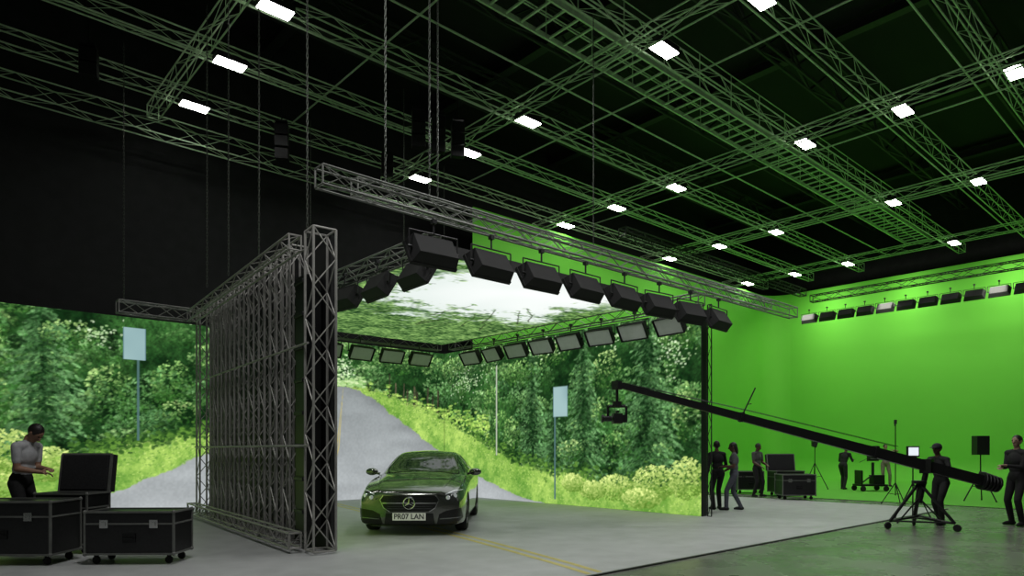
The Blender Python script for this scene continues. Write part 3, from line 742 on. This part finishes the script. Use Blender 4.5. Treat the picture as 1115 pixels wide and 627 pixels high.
    for q,ft,to in ((-1,feet[0],toes[0]),(1,feet[1],toes[1])):
        hj=hipc+X*q*.092+Vector((0,0,-.03)); an=Vector((ft[0],ft[1],ft[2] if len(ft)>2 else .085))
        kn,an2=ik(hj,an,.43,.425,Vector((q*.05,1,0)))
        C(hj,kn,.092,.062,2); C(kn,kn.lerp(an2,.4),.062,.060,2); C(kn.lerp(an2,.4),an2+Vector((0,0,.0)),.060,.050,2)
        a=math.radians(to); fd=Vector((-math.sin(a),math.cos(a),0)); g=Vector((0,0,-.042))
        C(an2+g-fd*.035,an2+g+fd*.10,.042,.040,3); C(an2+g+fd*.08,an2+g+fd*.155+Vector((0,0,-.01)),.042,.030,3); C(an2,an2+g,.045,.045,3)
    t=mb.obj('tmpb',M_eye); r=t.modifiers.new('r','REMESH'); r.mode='VOXEL'; r.voxel_size=.0115; r.use_smooth_shade=True
    sm=t.modifiers.new('s','SMOOTH'); sm.factor=.5; sm.iterations=2
    bpy.context.view_layer.update(); dg=bpy.context.evaluated_depsgraph_get(); me=bpy.data.meshes.new_from_object(t.evaluated_get(dg)); bpy.data.objects.remove(t)
    n=len(me.polygons); cs=np.zeros(n*3); me.polygons.foreach_get('center',cs); cs=cs.reshape(-1,3); best=np.full(n,9.); mi=np.zeros(n,np.int32)
    for a,b_,ra,rb,m in seg:
        A_=np.array(a); B=np.array(b_); d=B-A_; L=max(1e-9,d@d); tt=np.clip(((cs-A_)@d)/L,0,1); ds=np.linalg.norm(cs-(A_+tt[:,None]*d),axis=1)-(ra+(rb-ra)*tt)
        k=ds<best; best[k]=ds[k]; mi[k]=m
    me.materials.clear()
    for m in (SKINS[skin],shirt or cloth('black_cloth',(.02,.02,.022)),pants or cloth('dark_trouser',(.022,.024,.03)),shoes or cloth('shoe',(.015,.015,.015))): me.materials.append(m)
    me.polygons.foreach_set('material_index',mi); me.polygons.foreach_set('use_smooth',[True]*n); me.name='person'
    body=bpy.data.objects.new('person',me); COL.objects.link(body)
    hm=MB(); hm.ell(hc+Rh@Vector((0,-.022,.034)),(.083,.100,.098),Rh,nu=20,nv=14)
    if hair=='long': hm.ell(hc+Rh@Vector((0,-.075,-.06)),(.07,.05,.14),Rh,nu=16,nv=12)
    if hair=='bun': hm.ell(hc+Rh@Vector((0,-.12,.05)),(.04,.04,.04),Rh,nu=12,nv=8)
    hm.obj('hair',M_hair,body,smooth=True)
    if hat:
        c=MB(); c.ell(hc+Rh@Vector((0,-.012,.05)),(.09,.105,.085),Rh); c.ell(hc+Rh@Vector((0,.10,.055)),(.07,.07,.008),Rh); c.obj('cap',cloth('cap_cloth',(.02,.02,.025)),body,smooth=True)
    for q in (-1,1):
        c=MB(); c.ell(hc+Rh@Vector((q*.030,.080,.022)),(.013,.010,.009),Rh,nu=10,nv=6); c.obj('eye',M_eye,body,smooth=True)
    body.matrix_world=TR(loc,face)@Matrix.Scale(s,4); tag(body,label,'person'); return body
Z0=.013
grey=cloth('grey_tshirt',(.50,.50,.52)); khaki=cloth('beige_shirt',(.36,.31,.25)); lightt=cloth('light_stripe',(.12,.125,.13)); black=cloth('black_cloth',(.012,.012,.013))
person((1.26,12.36,Z0),-134,1.98,'person in pale grey T-shirt looking down with hands together','a',grey,black,hands=((-.05,.30,1.10),(.06,.29,1.06)),chest=(0,.05,1.265),hip=(0,-.01,.94),pitch=-50,hair='short')
person((15.38,9.32,Z0),-30,1.76,'person in black clothes standing with hands at sides','c',black,black,hands=((-.2,.12,.92),(.16,.2,1.02)),hip=(.02,0,.935),feet=((-.12,-.04),(.12,.10)),long_sleeve=True,yaw=-25,pitch=-8,toes=(12,-14))
person((15.52,8.93,Z0),35,1.72,'person in striped top and grey jeans standing in conversation','c',lightt,cloth('grey_jeans',(.09,.095,.12)),hands=((-.12,.26,1.12),(.14,.22,1.0)),feet=((-.1,.20),(.12,-.18)),hip=(0,0,.925),fem=True,hair='long',pitch=-12,toes=(10,-10))
person((20.45,10.95,Z0),170,1.74,'person in grey shirt standing beside the flight cases','c',cloth('dull_grey',(.09,.09,.087)),black,hands=((-.12,.26,1.05),(.14,.24,1.0)),feet=((-.14,.06),(.12,-.04)),pitch=-18,toes=(15,-10))
person((26.6,10.75,.02),-100,1.72,'person in black crouching slightly to operate a camera','c',black,black,hands=((-.16,.42,1.15),(.16,.42,1.15)),chest=(0,.1,1.24),feet=((-.12,.14),(.12,-.12)),pitch=-15,long_sleeve=True)
person((29.9,10.4,.02),130,1.74,'person in beige shirt with arms raised by the equipment','b',khaki,cloth('tan_trouser',(.20,.17,.13)),hands=((-.22,.22,1.50),(.2,.25,1.2)),feet=((-.16,.05),(.14,-.05)),fem=True)
person((15.86,4.45,0),70,1.70,'person in black holding the camera crane arm','c',black,black,hands=((-.18,.34,1.25),(.18,.36,1.2)),feet=((-.14,.16),(.12,-.14)),chest=(0,.06,1.25),hip=(0,0,.92),pitch=-8,long_sleeve=True,hat=True)
person((16.75,3.35,0),62,1.84,'person in black standing with hands joined before the chest','b',black,black,hands=((-.05,.30,1.16),(.05,.30,1.12)),feet=((-.13,.04),(.13,-.03)),long_sleeve=True,hair='short',yaw=10,toes=(14,-14))

# ---------------------------------------------------------------- flight cases
def flight_case(loc,rz,w,d,h,label,lid=0,castor=.14):
    e=empty('flight_case',TR(loc,rz)); z0=castor; 
    b=MB(); b.box((0,0,z0+h/2),(w,d,h)); b.obj('case_body',M_case,e,bev=.008)
    t=MB(); r=.013
    def frame(zlo,zhi,yy=0,dd=d):
        X_,Y_=w/2,dd/2
        for x in (-X_,X_):
            for y in (-Y_,Y_): t.box((x,y+yy,(zlo+zhi)/2),(r*2,r*2,zhi-zlo))
        for z in (zlo,zhi):
            for y in (-Y_,Y_): t.box((0,y+yy,z),(w,r*2,r*2))
            for x in (-X_,X_): t.box((x,yy,z),(r*2,dd,r*2))
        for x in (-X_,X_):
            for y in (-Y_,Y_):
                for z in (zlo,zhi): t.ell((x,y+yy,z),(.028,.028,.028),nu=8,nv=6)
    frame(z0,z0+h)
    t.box((0,-d/2-.004,z0+h*.72),(w,.012,.022)); t.box((w/2+.004,0,z0+h*.72),(.012,d,.022)); t.box((-w/2-.004,0,z0+h*.72),(.012,d,.022))
    t.obj('edge_trim',M_alu,e)
    for x in (-w*.28,w*.28):
        l=MB(); l.box((x,-d/2-.012,z0+h*.72),(.11,.02,.11)); l.box((x,-d/2-.025,z0+h*.72),(.05,.015,.05)); l.obj('latch',M_chrome,e)
    hd=MB(); hd.box((0,-d/2-.008,z0+h*.38),(.17,.012,.12)); hd.tube((-.06,-d/2-.03,z0+h*.38),(.06,-d/2-.03,z0+h*.38),.012,6); hd.obj('handle',M_blackm,e)
    for x in (-w/2+.1,w/2-.1):
        for y in (-d/2+.09,d/2-.09):
            c=MB(); M=Matrix.Translation((x,y,.052))@Matrix.Rotation(math.pi/2,4,'X'); c.lathe([(0,-.02),(.045,-.02),(.052,-.01),(.052,.01),(.045,.02),(0,.02)],16,0,M)
            c.box((x,y,z0-.012),(.09,.09,.015)); c.box((x-.0,y-.03,.085),(.03,.008,.09)); c.box((x,y+.03,.085),(.03,.008,.09)); c.obj('castor',M_rubber,e)
    if lid:
        l=MB(); R=Matrix.Rotation(math.radians(-8),3,'X'); c0=Vector((0,d/2+.09,z0+h+lid/2)); 
        l.box(c0,(w,.16,lid),R=R); l.box(c0+Vector((0,-.06,0)),(w-.06,.08,lid-.06),0,R=R)
        lo=l.obj('lid',M_foam,e,bev=.008); q=MB()
        for x in (-w/2,w/2): q.box(c0+Vector((x,-.07,0)),(.03,.03,lid),R=R)
        for zz in (-lid/2,lid/2): q.box(c0+Vector((0,-.07+zz*.14,zz)),(w,.03,.03),R=R)
        q.obj('lid_trim',M_alu,lo)
    tag(e,label,'flight case'); return e
A=-41.85
flight_case((2.37,10.30,Z0),A+2,1.16,.55,.56,'long black flight case with metal edges on castors')
flight_case((1.12,11.36,Z0),A,1.30,.62,.70,'large black flight case with metal edges on castors')
flight_case((1.85,11.98,Z0),A-4,.80,.5,.74,'open black flight case with lid standing upright',lid=.58)
flight_case((20.35,9.65,Z0),A,1.0,.6,.62,'black flight case with metal edges on the stage floor')
flight_case((21.6,10.56,Z0),A+6,.95,.6,.68,'open black flight case with raised lid',lid=.55)
flight_case((21.95,12.1,Z0),A,.9,.6,.62,'black flight case standing beside the green screen')

# ---------------------------------------------------------------- stands and equipment
def tripod_mesh(b,c,r,h,top,rad=.016,legs=3,rot=0):
    c=Vector(c)
    for k in range(legs):
        a=rot+2*math.pi*k/legs; f=c+Vector((r*math.cos(a),r*math.sin(a),.02)); b.tube(c+Vector((0,0,h)),f,rad,6)
        b.tube(c+Vector((0,0,h*.45)),c+Vector((r*.5*math.cos(a),r*.5*math.sin(a),h*.5)),rad*.6,5); b.ell(f,(.025,.025,.02),nu=8,nv=6)
    b.tube(c+Vector((0,0,h*.4)),c+Vector((0,0,top)),rad,8)
e=empty('light_stand',TR((26.1,11.6,.02),30)); b=MB(); tripod_mesh(b,(0,0,0),.5,1.0,1.7); b.obj('stand',M_blackm,e)
b=MB(); b.box((0,0,1.72),(.35,.16,.22),R=Matrix.Rotation(.3,3,'X')); b.box((0,.1,1.76),(.3,.02,.2)); b.obj('lamp_head',M_black,e,bev=.01); tag(e,'black tripod light stand with small lamp head by green screen','light stand')
e=empty('speaker_stand',TR((23.6,5.6,.014),130)); b=MB(); tripod_mesh(b,(0,0,0),.45,.9,1.4,.018); b.obj('stand',M_blackm,e)
b=MB(); b.box((0,0,1.65),(.34,.32,.56)); b.box((0,-.165,1.65),(.3,.01,.5)); b.obj('speaker_cabinet',M_black,e,bev=.02)
b=MB(); b.lathe([(0,.0),(.05,.0),(.11,.02),(.12,.03)],20,0,Matrix.Translation((0,-.175,1.56))@Matrix.Rotation(math.pi/2,4,'X')); b.lathe([(0,.0),(.03,.0),(.05,.015)],16,0,Matrix.Translation((0,-.175,1.8))@Matrix.Rotation(math.pi/2,4,'X')); b.obj('speaker_cone',M_blackm,e,smooth=True)
tag(e,'black loudspeaker on a tripod stand before the green screen','speaker')
M_mon=mat('monitor_screen',(.6,.6,.6),.4,0,(.85,.92,1),.85,var=.02)
e=empty('monitor_stand',TR((16.74,5.25,.0),138)); b=MB(); tripod_mesh(b,(0,0,0),.4,.8,1.4,.014); b.obj('stand',M_blackm,e)
b=MB(); b.box((0,0,1.5),(.28,.05,.24)); b.box((0,.02,1.37),(.14,.05,.04)); b.box((0,-.05,1.5),(.12,.06,.12)); b.obj('monitor_frame',M_black,e,bev=.01); b=MB(); b.box((0,.028,1.5),(.22,.006,.18)); b.obj('monitor_screen',M_mon,e); tag(e,'small bright monitor on a thin black stand beside crane','monitor')
e=empty('pole_stand',TR((20.6,6.9,.014),0)); b=MB(); tripod_mesh(b,(0,0,0),.35,.6,2.25,.014); b.obj('stand',M_blackm,e); b=MB(); b.tube((-.05,0,2.2),(.05,0,2.3),.02,8); b.box((0,0,2.3),(.06,.06,.12)); b.obj('clamp_head',M_black,e); tag(e,'thin tall black pole stand on the studio floor','stand')
e=empty('camera_dolly',TR((26.4,9.7,.014),A)); b=MB(); b.box((0,0,.22),(1.0,.6,.07)); b.box((.25,0,.42),(.4,.36,.34)); b.box((-.42,0,.5),(.06,.5,.5)); b.tube((-.42,-.25,.75),(-.42,.25,.75),.02,6); b.obj('chassis',M_blackm,e,bev=.01)
b=MB(); b.tube((.1,0,.3),(.1,0,1.05),.05,10); b.tube((.1,0,.6),(-.3,0,.3),.025,6); b.obj('column',M_black,e)
b=MB(); b.box((.1,0,1.2),(.36,.18,.2)); b.tube((.28,0,1.2),(.46,0,1.2),.06,12); b.tube((.46,0,1.2),(.5,0,1.2),.085,12); b.box((.02,0,1.36),(.12,.06,.08)); b.tube((-.08,0,1.2),(-.4,.0,1.05),.012,5); b.obj('camera_body',M_black,e,bev=.008)
for x in (-.42,.42):
    for y in (-.32,.32):
        c=MB(); c.lathe([(0,-.03),(.09,-.03),(.1,-.015),(.1,.015),(.09,.03),(0,.03)],18,0,Matrix.Translation((x,y,.1))@Matrix.Rotation(math.pi/2,4,'X')); c.obj('wheel',M_rubber,e)
tag(e,'black wheeled camera dolly carrying a studio camera on green floor','camera dolly')

# ---------------------------------------------------------------- camera crane
def crane():
    e=empty('camera_crane',TR((14.7,4.5,0),0))
    O=Vector((14.7,4.5,0)); H0=Vector((10.18,8.33,2.80))-O; CW=Vector((15.86,3.5,.86))-O
    d=(CW-H0).normalized(); L=(CW-H0).length; q=d.to_track_quat('X','Z').to_matrix().to_4x4(); M=Matrix.Translation(H0)@q
    b=MB()
    for (x0,x1,h0,h1) in ((0,2.5,.11,.15),(2.5,5.2,.15,.19),(5.2,L-.25,.20,.20)):
        vs=[]
        for x,h in ((x0,h0),(x1,h1)):
            vs+=[(x,-h*.35,-h/2),(x,h*.35,-h/2),(x,h*.35,h/2),(x,-h*.35,h/2)]
        b.add(vs,[(0,3,2,1),(4,5,6,7),(0,1,5,4),(1,2,6,5),(2,3,7,6),(3,0,4,7)],0,M)
        b.box((x0,0,0),(.05,h0*.95,h0*1.25),M=M)
    b.obj('crane_arm',M_black,e)
    c=MB(); P=lambda x,y,z: M@Vector((x,y,z))
    c.tube(P(2.5,0,0),P(2.62,0,.62),.014,6); c.tube(P(2.62,0,.3),P(2.62,.22,.3),.01,5)
    for y in (-.05,.05):
        c.tube(P(0.1,y,.06),P(2.6,y,.16),.005,4); c.tube(P(2.6,y,.16),P(5.6,y,.22),.005,4)
    c.obj('support_cable',M_blackm,e)
    r=MB(); top=H0; r.tube(top+Vector((0,0,.08)),top+Vector((0,0,-.42)),.028,8); r.box(top+Vector((0,0,-.02)),(.14,.14,.16)); r.lathe([(0,.05),(.09,.05),(.09,-.05),(0,-.05)],18,0,Matrix.Translation(top+Vector((0,0,-.38))))
    r.tube(top+Vector((-.12,.11,-.42)),top+Vector((.12,-.11,-.42)),.03,8)
    for s_ in (-1,1): r.tube(top+Vector((s_*.13,-s_*.12,-.42)),top+Vector((s_*.13,-s_*.12,-.7)),.024,8)
    ho=r.obj('remote_head',M_black,e)
    k=MB(); R=Matrix.Rotation(math.radians(138),3,'Z'); cc=top+Vector((0,0,-.66)); k.box(cc,(.17,.30,.19),R=R)
    f=Vector((-.745,.667,0)); k.tube(cc+f*.1,cc+f*.26,.055,14); k.tube(cc+f*.26,cc+f*.30,.075,14); k.box(cc-f*.14,(.10,.1,.15),R=R); k.box(cc+Vector((0,0,.13)),(.05,.2,.04),R=R)
    k.obj('film_camera',M_black,ho)
    t=M@Vector(((L)*.814,0,0)); p=MB(); p.box(t,(.2,.2,.28)); p.tube((0,0,.5),(t.x,t.y,t.z-.05),.05,12); p.lathe([(.0,.0),(.13,.0),(.13,.06),(0,.06)],20,0,Matrix.Translation((0,0,.88))); p.obj('pivot_post',M_blackm,e)
    b=MB()
    for kx in range(3):
        a=math.radians(25+kx*120); f=Vector((.62*math.cos(a),.62*math.sin(a),.15)); b.tube((0,0,.9),f,.03,8); b.tube((0,0,.25),f,.022,6); b.tube((0,0,.6),f*.75,.015,6)
    for kx in range(3):
        a=math.radians(25+kx*120); a2=math.radians(25+(kx+1)*120); b.tube((.62*math.cos(a),.62*math.sin(a),.16),(.62*math.cos(a2),.62*math.sin(a2),.16),.018,6)
    b.obj('tripod_base',M_blackm,e)
    for kx in range(3):
        a=math.radians(25+kx*120); c=MB(); c.lathe([(0,-.025),(.06,-.025),(.07,-.01),(.07,.01),(.06,.025),(0,.025)],18,0,Matrix.Translation((.66*math.cos(a),.66*math.sin(a),.07))@Matrix.Rotation(a,4,'Z')@Matrix.Rotation(math.pi/2,4,'X')); c.obj('castor',M_rubber,e)
    w=MB()
    for i in range(5): w.lathe([(0,-.024),(.17-.006*i,-.024),(.18-.006*i,-.016),(.18-.006*i,.016),(.17-.006*i,.024),(0,.024)],28,0,Matrix.Translation(CW)@d.to_track_quat('Z','Y').to_matrix().to_4x4()@Matrix.Translation((0,0,-.30+.075*i)))
    w.tube(CW-d*.4,CW+d*.08,.03,8); w.obj('counterweight',M_blackm,e,smooth=False)
    tag(e,'long black camera crane arm on wheeled tripod with counterweights','camera crane')
crane()

# ---------------------------------------------------------------- lights
def area(loc,target,sx,sy,power,col=(1,1,1),name='lamp'):
    l=bpy.data.lights.new(name,'AREA'); l.shape='RECTANGLE'; l.size=sx; l.size_y=sy; l.energy=power; l.color=col
    o=bpy.data.objects.new(name,l); COL.objects.link(o); o.location=loc
    o.rotation_euler=(Vector(target)-Vector(loc)).to_track_quat('-Z','Y').to_euler(); return o
for y in (3,7,11,14.5): area((32.5,y,8.5),(34.8,y,5.6),.6,3.2,88,(1,1,.86))
for x in (16.5,20.5,24.5,28.5): area((x,15.2,8.7),(x,17.8,5.8),3.2,.6,42,(1,1,.86))
for x,y,p in ((11,12,160),(22,9,170),(28,9,130),(2.5,7,210),(14,4,190),(8,6,150)): area((x,y,9.4),(x,y,0),1.2,1.2,p,(1,1,.98))
wd=bpy.data.worlds.new('world'); scene.world=wd; wd.use_nodes=True
wd.node_tree.nodes['Background'].inputs['Color'].default_value=(.55,.65,.55,1); wd.node_tree.nodes['Background'].inputs['Strength'].default_value=.05
